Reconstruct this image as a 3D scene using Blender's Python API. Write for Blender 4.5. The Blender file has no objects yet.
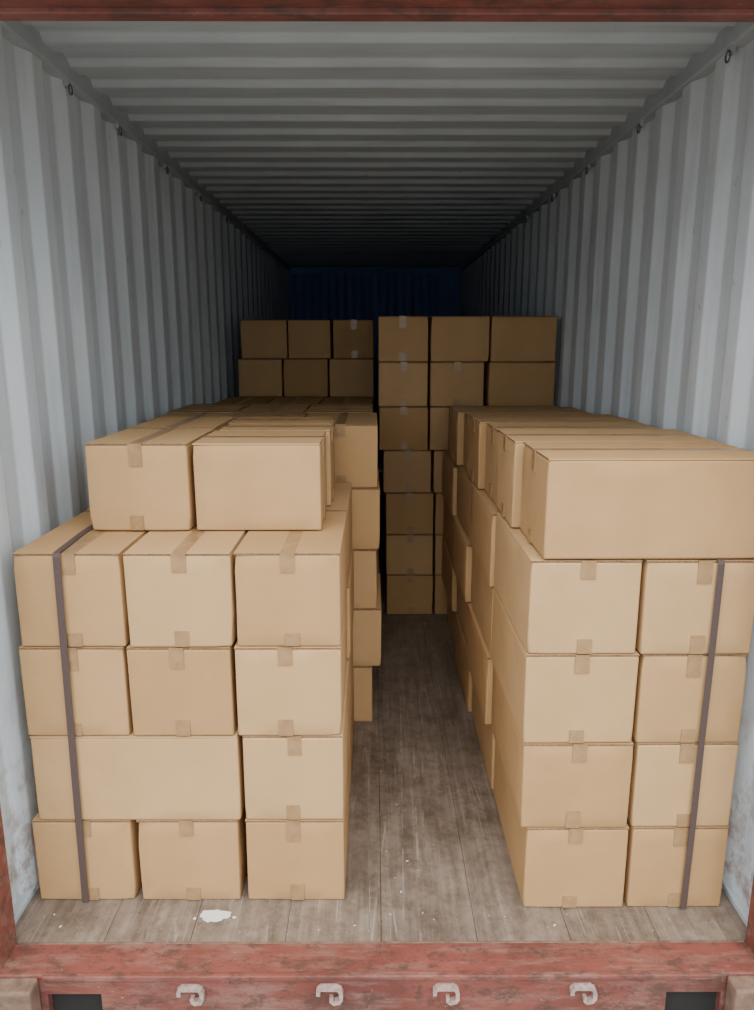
import bpy, bmesh, math, random
from mathutils import Vector, Matrix, noise as mnoise
random.seed(11)
scene = bpy.context.scene
COL = scene.collection

# ------------------------------------------------------------ materials
def new_mat(name):
    m = bpy.data.materials.new(name); m.use_nodes = True
    nt = m.node_tree
    return m, nt, nt.nodes['Principled BSDF']
def N(nt, t, **kw):
    n = nt.nodes.new(t)
    for k, v in kw.items():
        if k.startswith('i_'):
            n.inputs[k[2:].replace('_', ' ')].default_value = v
        else: setattr(n, k, v)
    return n
def L(nt, a, b): nt.links.new(a, b)
def coords(nt, scale=(1,1,1), rot=(0,0,0), src='Object', loc=(0,0,0)):
    tc = N(nt, 'ShaderNodeTexCoord'); mp = N(nt, 'ShaderNodeMapping')
    mp.inputs['Scale'].default_value = scale; mp.inputs['Rotation'].default_value = rot
    mp.inputs['Location'].default_value = loc
    L(nt, tc.outputs[src], mp.inputs['Vector']); return mp.outputs['Vector']
def noise(nt, vec, scale, detail=4, rough=0.55):
    n = N(nt, 'ShaderNodeTexNoise'); n.inputs['Scale'].default_value = scale
    n.inputs['Detail'].default_value = detail; n.inputs['Roughness'].default_value = rough
    L(nt, vec, n.inputs['Vector']); return n.outputs['Fac']
def ramp(nt, fac, stops):
    r = N(nt, 'ShaderNodeValToRGB'); e = r.color_ramp.elements
    while len(e) < len(stops): e.new(0.5)
    for i, (p, c) in enumerate(stops):
        e[i].position = p; e[i].color = (*c, 1) if len(c) == 3 else c
    L(nt, fac, r.inputs['Fac']); return r.outputs['Color']
def mix(nt, fac, a, b, mode='MIX'):
    m = N(nt, 'ShaderNodeMix', data_type='RGBA', blend_type=mode)
    def s(sock, v):
        if isinstance(v, (tuple, list)): sock.default_value = (*v, 1)
        elif isinstance(v, (int, float)): sock.default_value = v
        else: L(nt, v, sock)
    s(m.inputs[0], fac); s(m.inputs[6], a); s(m.inputs[7], b)
    return m.outputs[2]
def bump(nt, h, bsdf, strength, dist):
    b = N(nt, 'ShaderNodeBump'); b.inputs['Strength'].default_value = strength
    b.inputs['Distance'].default_value = dist
    L(nt, h, b.inputs['Height']); L(nt, b.outputs['Normal'], bsdf.inputs['Normal'])

def mat_cardboard():
    m, nt, b = new_mat('cardboard')
    oi = N(nt, 'ShaderNodeObjectInfo')
    v = coords(nt)
    c = ramp(nt, oi.outputs['Random'], [(0, (0.435, 0.258, 0.112)), (0.5, (0.485, 0.298, 0.137)), (1, (0.525, 0.335, 0.162))])
    n1 = noise(nt, v, 5, 5); c = mix(nt, 0.45, c, ramp(nt, n1, [(0.3, (0.75,0.73,0.70)), (0.7, (1,1,1))]), 'MULTIPLY')
    v2 = coords(nt, (60, 60, 400)); n2 = noise(nt, v2, 1, 2)
    c = mix(nt, 0.2, c, ramp(nt, n2, [(0.3, (0.85,0.84,0.82)), (0.7, (1,1,1))]), 'MULTIPLY')
    n3 = noise(nt, v, 140, 2); c = mix(nt, ramp(nt, n3, [(0.7, (0,0,0)), (0.78, (0.3,0.3,0.3))]), c, (0.25,0.16,0.09))
    L(nt, c, b.inputs['Base Color']); b.inputs['Roughness'].default_value = 0.82
    b.inputs['Specular IOR Level'].default_value = 0.25
    bump(nt, noise(nt, v, 9, 3), b, 0.3, 0.01)
    return m
def mat_edge():
    m, nt, b = new_mat('cardboard_cut_edge')
    c = ramp(nt, noise(nt, coords(nt, (200, 200, 60)), 1, 2), [(0.35, (0.11,0.065,0.03)), (0.65, (0.24,0.145,0.075))])
    L(nt, c, b.inputs['Base Color']); b.inputs['Roughness'].default_value = 0.9
    return m
def mat_tape():
    m, nt, b = new_mat('packing_tape')
    v = coords(nt)
    c = ramp(nt, noise(nt, v, 30, 3), [(0.3, (0.265, 0.155, 0.068)), (0.7, (0.365, 0.225, 0.105))])
    L(nt, c, b.inputs['Base Color']); b.inputs['Roughness'].default_value = 0.3
    bump(nt, noise(nt, v, 45, 3), b, 0.3, 0.004)
    return m
def mat_paint(name, base, dirt, rust_amt=0.5, streak=(1,1,1), low=False):
    m, nt, b = new_mat(name)
    v = coords(nt)
    n = noise(nt, v, 2.2, 6)
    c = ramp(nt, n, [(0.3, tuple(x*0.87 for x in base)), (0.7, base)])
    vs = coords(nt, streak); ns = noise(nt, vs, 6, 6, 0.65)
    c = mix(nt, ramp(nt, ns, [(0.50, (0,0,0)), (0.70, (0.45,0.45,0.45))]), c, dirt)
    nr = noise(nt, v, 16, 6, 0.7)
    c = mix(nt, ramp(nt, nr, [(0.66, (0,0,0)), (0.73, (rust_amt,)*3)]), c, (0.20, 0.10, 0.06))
    if low:   # rust and scuffs gathered along the bottom of the panels
        sp = N(nt, 'ShaderNodeSeparateXYZ'); L(nt, v, sp.inputs[0])
        hgt = ramp(nt, sp.outputs['Z'], [(0.0, (1,1,1)), (0.9, (0,0,0))])
        n4 = noise(nt, coords(nt, (1,1,0.6), loc=(4,1,0)), 11, 7, 0.75)
        f = mix(nt, 1.0, hgt, ramp(nt, n4, [(0.48, (0,0,0)), (0.60, (0.85,)*3)]), 'MULTIPLY')
        c = mix(nt, f, c, (0.25, 0.15, 0.10))
    L(nt, c, b.inputs['Base Color']); b.inputs['Roughness'].default_value = 0.5
    b.inputs['Specular IOR Level'].default_value = 0.4
    bump(nt, nr, b, 0.12, 0.004)
    return m
def mat_floor():
    m, nt, b = new_mat('worn_plywood')
    v = coords(nt)
    vg = coords(nt, (16, 0.8, 1)); ng = noise(nt, vg, 2.2, 8, 0.6)
    c = ramp(nt, ng, [(0.3, (0.145,0.112,0.086)), (0.5, (0.19,0.150,0.117)), (0.72, (0.245,0.20,0.160))])
    nb = noise(nt, coords(nt, (1.3, 0.7, 1)), 2.6, 9, 0.7)
    c = mix(nt, 0.6, c, ramp(nt, nb, [(0.38, (0.48,0.43,0.39)), (0.48, (0.85,0.82,0.79)), (0.62, (1.2,1.2,1.2))]), 'MULTIPLY')
    n5 = noise(nt, coords(nt, (1.0, 1.0, 1), loc=(9,2,0)), 11, 9, 0.8)
    c = mix(nt, 0.55, c, ramp(nt, n5, [(0.42, (0.54,0.49,0.45)), (0.55, (1.08,1.08,1.08))]), 'MULTIPLY')
    for i, (rz, sc) in enumerate([(0.35, 1.7), (-0.5, 1.4), (0.08, 2.2), (-0.16, 1.9), (0.9, 1.2)]):
        vs = coords(nt, (sc*5, sc*0.15, 1), (0, 0, rz), loc=(i*3.1, i*1.7, 0))
        vo = N(nt, 'ShaderNodeTexVoronoi', feature='DISTANCE_TO_EDGE'); vo.inputs['Scale'].default_value = 1.0
        L(nt, vs, vo.inputs['Vector'])
        f = ramp(nt, vo.outputs['Distance'], [(0.0, (0.6,0.6,0.6)), (0.008, (0,0,0))])
        msk = ramp(nt, noise(nt, coords(nt, loc=(i*2.3, 0, 0)), 3.0+i, 3), [(0.48, (0,0,0)), (0.60, (1,1,1))])
        f2 = mix(nt, 1.0, f, msk, 'MULTIPLY')
        c = mix(nt, f2, c, (0.38,0.33,0.28) if i % 2 == 0 else (0.065,0.05,0.04))
    nd = noise(nt, v, 42, 4, 0.7)
    c = mix(nt, ramp(nt, nd, [(0.63, (0,0,0)), (0.68, (0.7,0.7,0.7))]), c, (0.06,0.045,0.036))
    nw = noise(nt, coords(nt, loc=(5,5,0)), 60, 3, 0.6)
    c = mix(nt, ramp(nt, nw, [(0.70, (0,0,0)), (0.74, (0.6,0.6,0.6))]), c, (0.55,0.50,0.43))
    L(nt, c, b.inputs['Base Color'])
    L(nt, ramp(nt, nb, [(0.3, (0.34,)*3), (0.7, (0.5,)*3)]), b.inputs['Roughness'])
    bump(nt, ng, b, 0.2, 0.003)
    return m
def mat_red(name='worn_red_paint', wear=0.65, dark=1.0):
    m, nt, b = new_mat(name)
    v = coords(nt)
    c = ramp(nt, noise(nt, v, 3, 6), [(0.3, (0.115*dark,0.029*dark,0.021*dark)), (0.7, (0.22*dark,0.062*dark,0.044*dark))])
    vs = coords(nt, (1.0, 5, 5)); ns = noise(nt, vs, 4, 9, 0.72)
    c = mix(nt, ramp(nt, ns, [(0.48, (0,0,0)), (0.62, (wear,)*3)]), c, (0.215,0.125,0.096))
    nr = noise(nt, coords(nt, (1, 1.6, 1.6)), 12, 9, 0.8)
    c = mix(nt, ramp(nt, nr, [(0.50, (0,0,0)), (0.59, (0.85,)*3)]), c, (0.066,0.033,0.023))
    nw = noise(nt, coords(nt, (1,3,3), loc=(3,3,3)), 22, 5, 0.7)
    c = mix(nt, ramp(nt, nw, [(0.66, (0,0,0)), (0.71, (0.6,)*3)]), c, (0.40,0.33,0.28))
    L(nt, c, b.inputs['Base Color']); b.inputs['Roughness'].default_value = 0.62
    bump(nt, nr, b, 0.4, 0.004)
    return m
def mat_plain(name, col, rough=0.6, metal=0.0, var=0.25, sc=20):
    m, nt, b = new_mat(name)
    v = coords(nt)
    c = ramp(nt, noise(nt, v, sc, 4), [(0.3, tuple(x*(1-var) for x in col)), (0.7, col)])
    L(nt, c, b.inputs['Base Color']); b.inputs['Roughness'].default_value = rough
    b.inputs['Metallic'].default_value = metal
    return m

M_CARD, M_TAPE, M_EDGE = mat_cardboard(), mat_tape(), mat_edge()
M_WALL = mat_paint('grey_white_wall_paint', (0.615, 0.67, 0.70), (0.38, 0.41, 0.425), 0.55, (3, 3, 0.25), low=True)
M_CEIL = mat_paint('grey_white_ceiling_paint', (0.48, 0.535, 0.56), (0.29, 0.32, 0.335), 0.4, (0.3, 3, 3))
M_BACK = mat_paint('back_wall_bluish_light', (0.15, 0.28, 0.56), (0.08, 0.14, 0.27), 0.3, (3, 3, 0.25))  # blue base colour stands in for the bluish light at the rear end
M_RAIL = mat_paint('grey_rail_paint', (0.43, 0.475, 0.50), (0.26, 0.28, 0.29), 0.6)
M_FLOOR, M_RED = mat_floor(), mat_red()
M_HEAD = mat_red('header_red_paint', 0.3, 0.9)
M_STRAP = mat_plain('brown_strap_webbing', (0.085, 0.055, 0.048), 0.7, sc=200)
M_STEEL = mat_plain('dirty_steel', (0.16, 0.15, 0.14), 0.5, 0.7)
M_CAST = mat_plain('rusty_casting_paint', (0.22, 0.135, 0.09), 0.7, var=0.6)
M_HOOK = mat_plain('chipped_pink_paint', (0.46, 0.33, 0.285), 0.6, var=0.5, sc=60)
M_SPILL = mat_plain('dried_white_paint', (0.72, 0.70, 0.66), 0.6, var=0.2, sc=60)
M_DARK = mat_plain('underframe_and_slot_shade', (0.012, 0.011, 0.010), 0.9)  # near black for the underframe, and as painted shade in the sill slots
M_GROUND = mat_plain('concrete_ground', (0.27, 0.26, 0.245), 0.9, sc=3)

# ------------------------------------------------------------ mesh helpers
def finish(bm, name, mats, parent=None, smooth=False):
    me = bpy.data.meshes.new(name); bm.to_mesh(me); bm.free()
    for m in mats: me.materials.append(m)
    if smooth:
        for p in me.polygons: p.use_smooth = True
    ob = bpy.data.objects.new(name, me); COL.objects.link(ob)
    if parent: ob.parent = parent
    return ob
def add_block(bm, x0, x1, y0, y1, z0, z1, mi=0, bev=0.0, seg=1, jit=0.0, ends=None):
    vs = []
    for x in (x0, x1):
        for y in (y0, y1):
            for z in (z0, z1):
                j = [random.uniform(-jit, jit) for _ in range(3)]
                vs.append(bm.verts.new((x + (abs(j[0]) if x == x0 else -abs(j[0])), y + (abs(j[1]) if y == y0 else -abs(j[1])), z)))
    q = [(0,1,3,2), (4,6,7,5), (0,4,5,1), (2,3,7,6), (0,2,6,4), (1,5,7,3)]
    fs = [bm.faces.new([vs[i] for i in f]) for f in q]
    for f in fs: f.material_index = mi
    if ends == 'X': fs[0].material_index = fs[1].material_index = 2
    if ends == 'Y': fs[2].material_index = fs[3].material_index = 2
    if bev > 0:
        es = list({e for f in fs for e in f.edges})
        r = bmesh.ops.bevel(bm, geom=es, offset=bev, segments=seg, affect='EDGES', profile=0.5)
        for f in r['faces']: f.material_index = mi
def block_obj(name, dims, mat, bev=0.004, parent=None):
    bm = bmesh.new(); add_block(bm, *dims, bev=bev, seg=2)
    bmesh.ops.recalc_face_normals(bm, faces=bm.faces)
    return finish(bm, name, [mat], parent)
def bool_cut(ob, cutters):
    for c in cutters:
        md = ob.modifiers.new('b', 'BOOLEAN'); md.object = c; md.operation = 'DIFFERENCE'; md.solver = 'EXACT'
        dg = bpy.context.evaluated_depsgraph_get(); dg.update()
        me = bpy.data.meshes.new_from_object(ob.evaluated_get(dg))
        ob.modifiers.clear(); ob.data = me
        bpy.data.objects.remove(c, do_unlink=True)

# ------------------------------------------------------------ cardboard boxes
def box_body(bm, W, D, H):
    """carton body: slightly bulged, uneven walls and softened, lightly crushed corners"""
    add_block(bm, -W/2, W/2, -D/2, D/2, 0, H, 0, 0.0, 1, 0.0035)
    bmesh.ops.recalc_face_normals(bm, faces=bm.faces)
    bmesh.ops.subdivide_edges(bm, edges=list(bm.edges), cuts=5, use_grid_fill=True)
    sd = Vector((random.uniform(0, 90), random.uniform(0, 90), random.uniform(0, 90)))
    crush = [(random.choice((-1, 1)), random.choice((-1, 1)), random.choice((0, 1)), random.uniform(0.0, 0.006)) for _ in range(3)]
    amp = random.uniform(0.0, 0.0019)
    for v in bm.verts:
        u, w, t = v.co.x/(W/2), v.co.y/(D/2), v.co.z/(H/2) - 1
        n = mnoise.noise(v.co*6 + sd) * 0.0012
        k = max(0.0, 1-t**4)
        if abs(u) > 0.96: v.co.x += math.copysign(1, u) * ((amp*(1-w*w)*(1-t*t)) + n*k) * (1 if abs(w) < 0.99 else 0.2)
        if abs(w) > 0.96: v.co.y += math.copysign(1, w) * ((amp*(1-u*u)*(1-t*t)) + n*k) * (1 if abs(u) < 0.99 else 0.2)
        for cx_, cy_, cz_, d in crush:
            c = Vector((cx_*W/2, cy_*D/2, cz_*H)); r = (v.co - c).length
            if r < 0.05:
                dv = Vector((-cx_, -cy_, 0))
                v.co += dv * d * (1 - r/0.05)
    sharp = [e for e in bm.edges if len(e.link_faces) == 2 and e.calc_face_angle() > math.radians(55)]
    bmesh.ops.bevel(bm, geom=sharp, offset=0.0065, segments=2, affect='EDGES', profile=0.5)
    for f in bm.faces: f.smooth = True; f.material_index = 0

def cardboard_box(x0, x1, y0, y1, z0, h, axis='Y', tape=True, rot=0.25):
    g = 0.003
    W, D, H = (x1 - x0) - 2*g, (y1 - y0) - 2*g, h - 0.0015
    bm = bmesh.new()
    ft = 0.0065
    box_body(bm, W, D, H - ft)
    gap = 0.0028
    # two top flaps meeting on the centre line; cut edges show at the box ends
    e = 0.0022
    if axis == 'Y':
        add_block(bm, -W/2+e, -gap, -D/2+e, D/2-e, H-ft+0.0003, H-0.001, 0, ends='Y')
        add_block(bm, gap, W/2-e, -D/2+e, D/2-e, H-ft+0.0003, H-0.001, 0, ends='Y')
    else:
        add_block(bm, -W/2+e, W/2-e, -D/2+e, -gap, H-ft+0.0003, H-0.001, 0, ends='X')
        add_block(bm, -W/2+e, W/2-e, gap, D/2-e, H-ft+0.0003, H-0.001, 0, ends='X')
    if tape:
        tw = 0.023; o = random.uniform(-0.008, 0.008); t = 0.0018
        for s in (-1, 1):
            d1 = random.uniform(0.055, 0.08); d2 = random.uniform(0.045, 0.065)
            o2 = o + random.uniform(-0.01, 0.014)
            if axis == 'Y':
                yy = sorted((s*(D/2-0.004), s*(D/2+t)))
                add_block(bm, o-tw, o+tw, yy[0], yy[1], H-d1, H-0.001, 1)
                add_block(bm, o2-tw, o2+tw, yy[0], yy[1], 0.003, d2, 1)
            else:
                xx = sorted((s*(W/2-0.004), s*(W/2+t)))
                add_block(bm, xx[0], xx[1], o-tw, o+tw, H-d1, H-0.001, 1)
                add_block(bm, xx[0], xx[1], o2-tw, o2+tw, 0.003, d2, 1)
        if axis == 'Y': add_block(bm, o-tw, o+tw, -D/2-t, D/2+t, H-0.0012, H-0.0003, 1)
        else: add_block(bm, -W/2-t, W/2+t, o-tw, o+tw, H-0.0012, H-0.0003, 1)
    bmesh.ops.recalc_face_normals(bm, faces=bm.faces)
    ob = finish(bm, 'cardboard_box', [M_CARD, M_TAPE, M_EDGE])
    ob.data.set_sharp_from_angle(angle=math.radians(22))
    ob.location = ((x0+x1)/2, (y0+y1)/2, z0)
    ob.rotation_euler = (0, 0, math.radians(random.uniform(-rot, rot)))
    return ob
R = random.uniform

# --- left stack, first two ranks (layers 1-4) + layer 5
hA = 0.3145
YA = 2.224
lay = {
 0: [(-1.169,-0.826), (-0.815,-0.462), (-0.444,-0.100)],
 2: [(-1.152,-0.806), (-0.803,-0.461), (-0.457,-0.104)],
 3: [(-1.140,-0.797), (-0.792,-0.449), (-0.446,-0.102)],
}
for k, cols in lay.items():
    for (a, b) in cols:
        y = YA + R(0, 0.009)
        cardboard_box(a, b, y, y+0.603, k*hA, hA)
        cardboard_box(a+R(-.006,0), b+R(0,0.010), y+0.612, y+1.215, k*hA, hA)
z = hA
for i, y in enumerate([YA, YA+0.307, YA+0.614, YA+0.921]):
    cardboard_box(-1.146, -0.450, y+0.003, y+0.303, z, hA, 'X')
for y in (YA+0.004, YA+0.614):
    cardboard_box(-0.442, -0.100, y, y+0.603, z, hA)
z = 4*hA + 0.002
h5 = 0.308
cardboard_box(-0.990, -0.634, 2.500, 2.97, z, h5, rot=0.3)
cardboard_box(-0.625, -0.181, 2.506, 2.89, z, h5, 'X', rot=0.3)
cardboard_box(-0.992, -0.640, 2.985, 3.44, z, h5)
cardboard_box(-0.615, -0.168, 2.905, 3.165, z, h5, 'X')
cardboard_box(-0.630, -0.18, 3.175, 3.44, z, h5, 'X')

# --- left stack, second section
hB = 0.306
edge = [-0.005, 0.040, 0.018, 0.030, 0.020]
for k in range(5):
    e = edge[k]; w = 0.375
    for r, (y0, y1) in enumerate([(3.465, 4.065), (4.075, 4.675)]):
        x1 = e - (0 if r == 0 else R(0.0, 0.03))
        for c in range(3):
            a = x1 - w*(c+1) - 0.004*c
            if k == 4 and (r + c) % 2 == 1:
                ym = (y0+y1)/2
                cardboard_box(a, a+w, y0, ym-0.002, k*hB, hB, 'X'); cardboard_box(a, a+w, ym+0.002, y1, k*hB, hB, 'X')
            else:
                cardboard_box(a, a+w, y0+R(0,.006), y1, k*hB, hB)
# --- left stack, third section
hC = 0.297
for k in range(5):
    for r, (y0, y1) in enumerate([(4.69, 5.275), (5.285, 5.87)]):
        x1 = R(-0.04, -0.01)
        for c in range(3):
            a = x1 - 0.37*(c+1) - 0.004*c
            cardboard_box(a, a+0.37, y0, y1, k*hC, hC)
# --- tall stack behind left
for k in range(7):
    xs = [(-1.07,-0.72),(-0.715,-0.36),(-0.355,0.0)] if k != 6 else [(-1.04,-0.675),(-0.67,-0.335),(-0.32,0.0)]
    for i, (a, b) in enumerate(xs):
        cardboard_box(a, b, 5.90, 6.50, k*0.297, 0.297, tape=(i == 2 and k == 6))
# --- tall stack behind right
cx = [0.085, 0.08, 0.078, 0.06, 0.032, 0.028, 0.026]
for k in range(7):
    a = cx[k]
    xs = [(a, a+0.338), (a+0.345, 0.74 + (0.02 if k == 6 else 0)), (0.765, 1.215)]
    if k == 6: xs[1] = (0.372, 0.765); xs[2] = (0.772, 1.21)
    for i, (p, q) in enumerate(xs):
        cardboard_box(p, q, 5.0 + R(0, .01), 5.60, k*0.2965, 0.2965, tape=(i == 0 or (i == 1 and k == 5)))
# --- right stack
YR = 2.183
hs = [0.3115, 0.3085, 0.304, 0.299]      # layer height for each rank, front to back
le = [0.507, 0.486, 0.478, 0.480]
mid = [0.863, 0.856, 0.850, 0.836]
off = {1: [-0.004, -0.018, 0.004, -0.012], 2: [-0.018, 0.006, -0.020, 0.0], 3: [0.0, -0.020, -0.008, -0.024]}
for r in range(4):
    y0 = YR + r*0.69
    for k in range(4):
        j = 0 if r == 0 else off[r][k]
        y = y0 + R(0, 0.006)
        m_ = mid[k]
        cardboard_box(le[k]+j, m_-0.002+j*0.3, y, y+0.675, k*hs[r], hs[r])
        cardboard_box(m_+0.002, 1.198, y0+R(0,.006), y0+0.682, k*hs[r], hs[r])
aj = [0.516, 0.49, 0.505, 0.475, 0.50, 0.465, 0.49]
for i in range(7):
    y0 = YR + i*0.394
    rr = min(3, int((i*0.394)/0.69))
    zz = 4*hs[rr] + 0.003
    cardboard_box(aj[i], 1.208, y0, y0+0.388, zz, [0.316,0.313,0.303,0.297][rr], 'X', rot=0.3)

# ------------------------------------------------------------ straps
def strap(name, pts, w=0.023, t=0.0022):
    bm = bmesh.new(); rings = []
    for i, p in enumerate(pts):
        p = Vector(p)
        a = Vector(pts[max(i-1, 0)]); b = Vector(pts[min(i+1, len(pts)-1)])
        d = (b - a).normalized(); n = Vector((1, 0, 0)).cross(d).normalized()
        s = Vector((w/2, 0, 0))
        rings.append([bm.verts.new(p - s - n*t/2), bm.verts.new(p + s - n*t/2), bm.verts.new(p + s + n*t/2), bm.verts.new(p - s + n*t/2)])
    for a, b in zip(rings, rings[1:]):
        for i in range(4): bm.faces.new((a[i], a[(i+1)%4], b[(i+1)%4], b[i]))
    bm.faces.new(rings[0]); bm.faces.new(rings[-1][::-1])
    bmesh.ops.recalc_face_normals(bm, faces=bm.faces)
    return finish(bm, name, [M_STRAP])
yl = YA - 0.004
top = 4*hA + 0.0015
strap('cargo_strap', [(-1.004, yl+0.001, 0.002), (-1.002, yl, 0.1), (-1.000, yl-0.001, 0.32), (-0.997, yl, 0.63), (-0.993, yl-0.001, 0.95),
      (-0.990, yl, top-0.012), (-0.990, yl+0.004, top-0.001), (-0.991, yl+0.012, top+0.001), (-1.005, yl+0.25, top+0.001), (-1.01, yl+0.7, top+0.001), (-1.01, YA+1.2, top+0.001)])
yr = YR - 0.004
tr = 4*hs[0] + 0.0008
strap('cargo_strap', [(1.060, yr+0.001, 0.002), (1.060, yr, 0.1), (1.062, yr-0.001, 0.32), (1.063, yr, 0.63), (1.066, yr-0.001, 0.95),
      (1.068, yr, tr-0.012), (1.068, yr+0.004, tr-0.001), (1.068, yr+0.012, tr+0.0008), (1.068, yr+0.6, tr+0.0008)], w=0.021, t=0.0012)

# ------------------------------------------------------------ container shell
XL, XR_ = -1.20, 1.24
Y0, Y1 = 2.03, 11.0
ZC = 2.95
def profile(length, flat_in, slope, flat_out, depth):
    pts = [(0.0, 0.0)]
    s = 0.05
    while s < length - 0.3:
        pts += [(s, 0), (s+slope, depth), (s+slope+flat_out, depth), (s+2*slope+flat_out, 0)]
        s += 2*slope+flat_out+flat_in
    pts.append((length, 0))
    return pts
def sheet(name, prof, fn, a0, a1, mat):
    bm = bmesh.new(); rows = []
    for s, d in prof:
        rows.append((bm.verts.new(fn(s, d, a0)), bm.verts.new(fn(s, d, a1))))
    for p, q in zip(rows, rows[1:]): bm.faces.new((p[0], q[0], q[1], p[1]))
    ob = finish(bm, name, [mat])
    bv = ob.modifiers.new('bend', 'BEVEL'); bv.width = 0.006; bv.segments = 3; bv.limit_method = 'ANGLE'; bv.angle_limit = math.radians(15)
    return ob
pw = profile(Y1 - Y0, 0.085, 0.062, 0.085, 0.033)
sheet('wall_left', pw, lambda s, d, a: (XL - d, Y0 + s, a), -0.01, ZC, M_WALL)
sheet('wall_right', pw, lambda s, d, a: (XR_ + d, Y0 + s, a), -0.01, ZC, M_WALL)
pb = profile(XR_ - XL, 0.07, 0.05, 0.07, 0.036)
sheet('wall_back', pb, lambda s, d, a: (XL + s, Y1 + d, a), -0.01, ZC, M_BACK)
pc = profile(Y1 - Y0, 0.095, 0.03, 0.085, 0.024)
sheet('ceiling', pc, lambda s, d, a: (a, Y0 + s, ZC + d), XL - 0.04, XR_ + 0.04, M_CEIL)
block_obj('trim_top_rail_left', (XL-0.06, XL+0.018, Y0, Y1+0.05, ZC-0.055, ZC+0.05), M_RAIL, 0.008)
block_obj('trim_top_rail_right', (XR_-0.018, XR_+0.06, Y0, Y1+0.05, ZC-0.055, ZC+0.05), M_RAIL, 0.008)
block_obj('trim_bottom_rail_left', (XL-0.06, XL-0.002, Y0, Y1+0.05, -0.16, 0.02), M_RAIL, 0.004)
block_obj('trim_bottom_rail_right', (XR_+0.002, XR_+0.06, Y0, Y1+0.05, -0.16, 0.02), M_RAIL, 0.004)
block_obj('trim_top_rail_back', (XL, XR_, Y1-0.02, Y1+0.05, ZC-0.09, ZC+0.05), M_BACK, 0.008)

# plywood floor : boards side by side with fine seams, one object
bm = bmesh.new()
xs = [XL-0.001, -0.88, -0.60, -0.29, 0.022, 0.335, 0.64, 0.93, XR_+0.001]
for a, b in zip(xs, xs[1:]):
    y = 2.045
    while y < Y1:
        y2 = min(y + 2.4, Y1)
        add_block(bm, a+0.0007, b-0.0007, y+0.0006, y2-0.0006, -0.03, -0.0005 - R(0, 0.0006), 0, 0.0010, 1)
        y = y2
bmesh.ops.recalc_face_normals(bm, faces=bm.faces)
finish(bm, 'floor', [M_FLOOR])
block_obj('underframe', (XL-0.002, XR_+0.002, 2.07, Y1, -0.165, -0.032), M_DARK, 0.002)

# door frame: posts, header, sill
def post(name, sgn, xin):
    bm = bmesh.new()
    prof = [(0, 2.045), (0, 1.945), (0.012, 1.925), (0.045, 1.925), (0.055, 1.90), (0.16, 1.90), (0.17, 1.91), (0.17, 2.06), (0.01, 2.06)]
    lo = [bm.verts.new((xin + sgn*p[0], p[1], 0.0)) for p in prof]
    hi = [bm.verts.new((xin + sgn*p[0], p[1], 2.95)) for p in prof]
    n = len(prof)
    for i in range(n): bm.faces.new((lo[i], lo[(i+1)%n], hi[(i+1)%n], hi[i]))
    bm.faces.new(lo[::-1]); bm.faces.new(hi)
    bmesh.ops.recalc_face_normals(bm, faces=bm.faces)
    return finish(bm, name, [M_RED])
post('trim_door_post_left', -1, -1.158)
post('trim_door_post_right', 1, 1.207)
hd = block_obj('trim_door_header', (-1.33, 1.38, 1.93, 2.06, 2.690, 3.02), M_HEAD, 0.012)
block_obj('header_lip', (-1.15, 1.20, 2.0, 2.045, 2.676, 2.692), M_HEAD, 0.003, parent=hd)

sill = block_obj('trim_door_sill', (-1.33, 1.38, 1.915, 2.043, -0.165, 0.0), M_RED, 0.006)
cut = [block_obj('c', (-1.01, -0.845, 1.80, 1.99, -0.30, -0.066), M_DARK, 0.0), block_obj('c', (0.905, 1.075, 1.80, 1.99, -0.30, -0.066), M_DARK, 0.0)]
bool_cut(sill, cut)
block_obj('slot_shade', (-1.02, -0.835, 1.94, 1.988, -0.164, -0.06), M_DARK, 0.0, parent=sill)  # near-black filler blocks: the dark inside the slots is put in as colour
block_obj('slot_shade', (0.895, 1.085, 1.94, 1.988, -0.164, -0.06), M_DARK, 0.0, parent=sill)
block_obj('sill_lip', (-1.02, 1.07, 1.906, 1.925, -0.014, 0.004), M_RED, 0.004, parent=sill)
block_obj('sill_edge_strip', (-1.15, 1.20, 2.038, 2.046, -0.004, 0.0015), M_CAST, 0.001, parent=sill)

def hook(x):
    bm = bmesh.new()
    path = [(-0.036, -0.060), (-0.036, -0.044), (-0.028, -0.036), (0.020, -0.036), (0.030, -0.042), (0.034, -0.054), (0.034, -0.074), (0.028, -0.084), (0.012, -0.088), (0.004, -0.080), (0.004, -0.070)]
    rings = []
    for i, p in enumerate(path):
        a = path[max(0, i-1)]; b = path[min(len(path)-1, i+1)]
        d = Vector((b[0]-a[0], b[1]-a[1])).normalized(); n = Vector((-d.y, d.x)) * 0.006
        r = []
        for s, y in ((1, 1.896), (-1, 1.896), (-1, 1.916), (1, 1.916)):
            r.append(bm.verts.new((x + p[0] + s*n.x, y, p[1] + s*n.y)))
        rings.append(r)
    for a, b in zip(rings, rings[1:]):
        for i in range(4): bm.faces.new((a[i], a[(i+1)%4], b[(i+1)%4], b[i]))
    bm.faces.new(rings[0]); bm.faces.new(rings[-1][::-1])
    bmesh.ops.recalc_face_normals(bm, faces=bm.faces)
    return finish(bm, 'door_cam_keeper', [M_HOOK])
for x in (-0.565, -0.137, 0.222, 0.645): hook(x)

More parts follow.
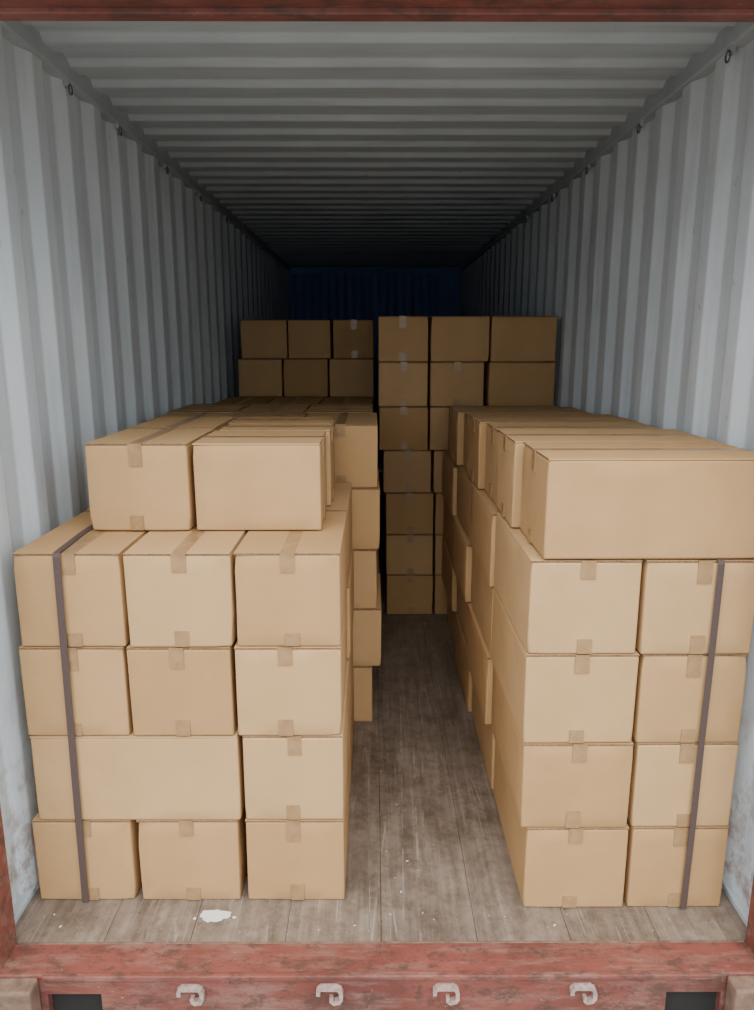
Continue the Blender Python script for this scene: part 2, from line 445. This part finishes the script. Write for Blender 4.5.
def casting(x0, x1):
    ob = block_obj('corner_casting', (x0, x1, 1.85, 1.912, -0.165, 0.002), M_CAST, 0.008)
    bm = bmesh.new()
    bmesh.ops.create_cone(bm, cap_ends=True, segments=24, radius1=0.032, radius2=0.032, depth=0.2,
        matrix=Matrix.Translation(((x0+x1)/2, 1.85, -0.075)) @ Matrix.Rotation(math.pi/2, 4, 'X') @ Matrix.Scale(1.7, 4, (1,0,0)))
    bool_cut(ob, [finish(bm, 'c', [M_DARK])])
casting(-1.33, -1.03); casting(1.085, 1.38)

# lashing rings under the top rails
def ring(x, y, sgn):
    e = bpy.data.objects.new('lashing_ring', None); COL.objects.link(e); e.location = (x, y, ZC-0.065)
    block_obj('bracket', (-0.010, 0.010, -0.016, 0.016, -0.014, 0.012), M_RAIL, 0.003, parent=e)
    bpy.ops.mesh.primitive_torus_add(major_radius=0.017, minor_radius=0.0035, major_segments=24, minor_segments=8, rotation=(0, math.pi/2, 0), location=(sgn*0.010, 0, -0.02))
    t = bpy.context.object; t.name = 'ring'; t.data.materials.append(M_STEEL); t.parent = e
    for p in t.data.polygons: p.use_smooth = True
for y in (3.17, 3.75, 4.55, 5.4, 6.3): ring(XL+0.008, y, 1)
for y in (2.82, 3.70, 4.55, 5.4, 6.3): ring(XR_-0.008, y, -1)

# paint spill and debris
bm = bmesh.new()
for (cx_, cy_, rx, ry) in [(-0.542, 2.160, 0.052, 0.026), (-0.475, 2.150, 0.007, 0.004), (-0.607, 2.146, 0.005, 0.004)]:
    n = 48; ph = [R(0, 6.28) for _ in range(4)]
    outer = []
    for i in range(n):
        a = 2*math.pi*i/n
        k = 1 + 0.09*math.sin(3*a+ph[0]) + 0.06*math.sin(7*a+ph[1]) + 0.04*math.sin(13*a+ph[2])
        outer.append((cx_+rx*k*math.cos(a), cy_+ry*k*math.sin(a)))
    lo = [bm.verts.new((p[0], p[1], -0.0003)) for p in outer]
    hi = [bm.verts.new((cx_+(p[0]-cx_)*0.94, cy_+(p[1]-cy_)*0.94, 0.002)) for p in outer]
    ct = bm.verts.new((cx_, cy_, 0.0022))
    for i in range(n):
        bm.faces.new((lo[i], lo[(i+1)%n], hi[(i+1)%n], hi[i]))
        bm.faces.new((hi[i], hi[(i+1)%n], ct))
bmesh.ops.recalc_face_normals(bm, faces=bm.faces)
finish(bm, 'paint_spill', [M_SPILL])
bm = bmesh.new()
for i in range(15):
    if i < 11: x, y = R(-1.1, 1.15), R(2.06, 2.17)
    else: x, y = R(0.0, 0.45), R(2.2, 2.8)
    s = R(0.0012, 0.003); an = R(0, 3.14); l = s*R(1, 3.0)
    n = random.randint(5, 7); c = []
    for z_, k in ((0.0, 1), (s*0.5, 0.7)):
        c.append([bm.verts.new((x + k*(l*math.cos(6.283*j/n)*math.cos(an) - s*math.sin(6.283*j/n)*math.sin(an)), y + k*(l*math.cos(6.283*j/n)*math.sin(an) + s*math.sin(6.283*j/n)*math.cos(an)), z_)) for j in range(n)])
    for j in range(n): bm.faces.new((c[0][j], c[0][(j+1)%n], c[1][(j+1)%n], c[1][j]))
    bm.faces.new(c[1]); bm.faces.new(c[0][::-1])
bmesh.ops.recalc_face_normals(bm, faces=bm.faces)
finish(bm, 'floor_debris', [M_SPILL])

# ground outside
bm = bmesh.new()
add_block(bm, -30, 30, -30, 40, -0.265, -0.165)
bmesh.ops.recalc_face_normals(bm, faces=bm.faces)
finish(bm, 'ground', [M_GROUND])

# ------------------------------------------------------------ sky + hazy sun
w = bpy.data.worlds.new('overcast_sky'); scene.world = w; w.use_nodes = True
nt = w.node_tree; bg = nt.nodes['Background']
tc = N(nt, 'ShaderNodeTexCoord'); sp = N(nt, 'ShaderNodeSeparateXYZ'); L(nt, tc.outputs['Generated'], sp.inputs[0])
L(nt, ramp(nt, sp.outputs['Z'], [(0.0, (0.38,0.41,0.45)), (0.5, (0.90,0.93,0.96)), (1.0, (1.0,1.0,1.0))]), bg.inputs['Color'])
bg.inputs['Strength'].default_value = 3.7
sl = bpy.data.lights.new('hazy_sun', 'SUN'); so = bpy.data.objects.new('hazy_sun', sl); COL.objects.link(so)
sl.energy = 2.6; sl.angle = math.radians(55); sl.color = (1.0, 0.98, 0.95)
so.location = (0, -4, 8)
so.rotation_euler = (math.radians(90-56), 0, math.radians(-4))   # high, from behind the viewer

# ------------------------------------------------------------ camera
cam = bpy.data.cameras.new('camera'); co = bpy.data.objects.new('camera', cam); COL.objects.link(co)
cam.sensor_fit = 'VERTICAL'; cam.sensor_height = 36; cam.lens = 740/1010*36
co.location = (0, 0, 1.90)
co.rotation_euler = (math.radians(90-12.35), 0, math.radians(-0.23))
cam.clip_start = 0.05
scene.camera = co
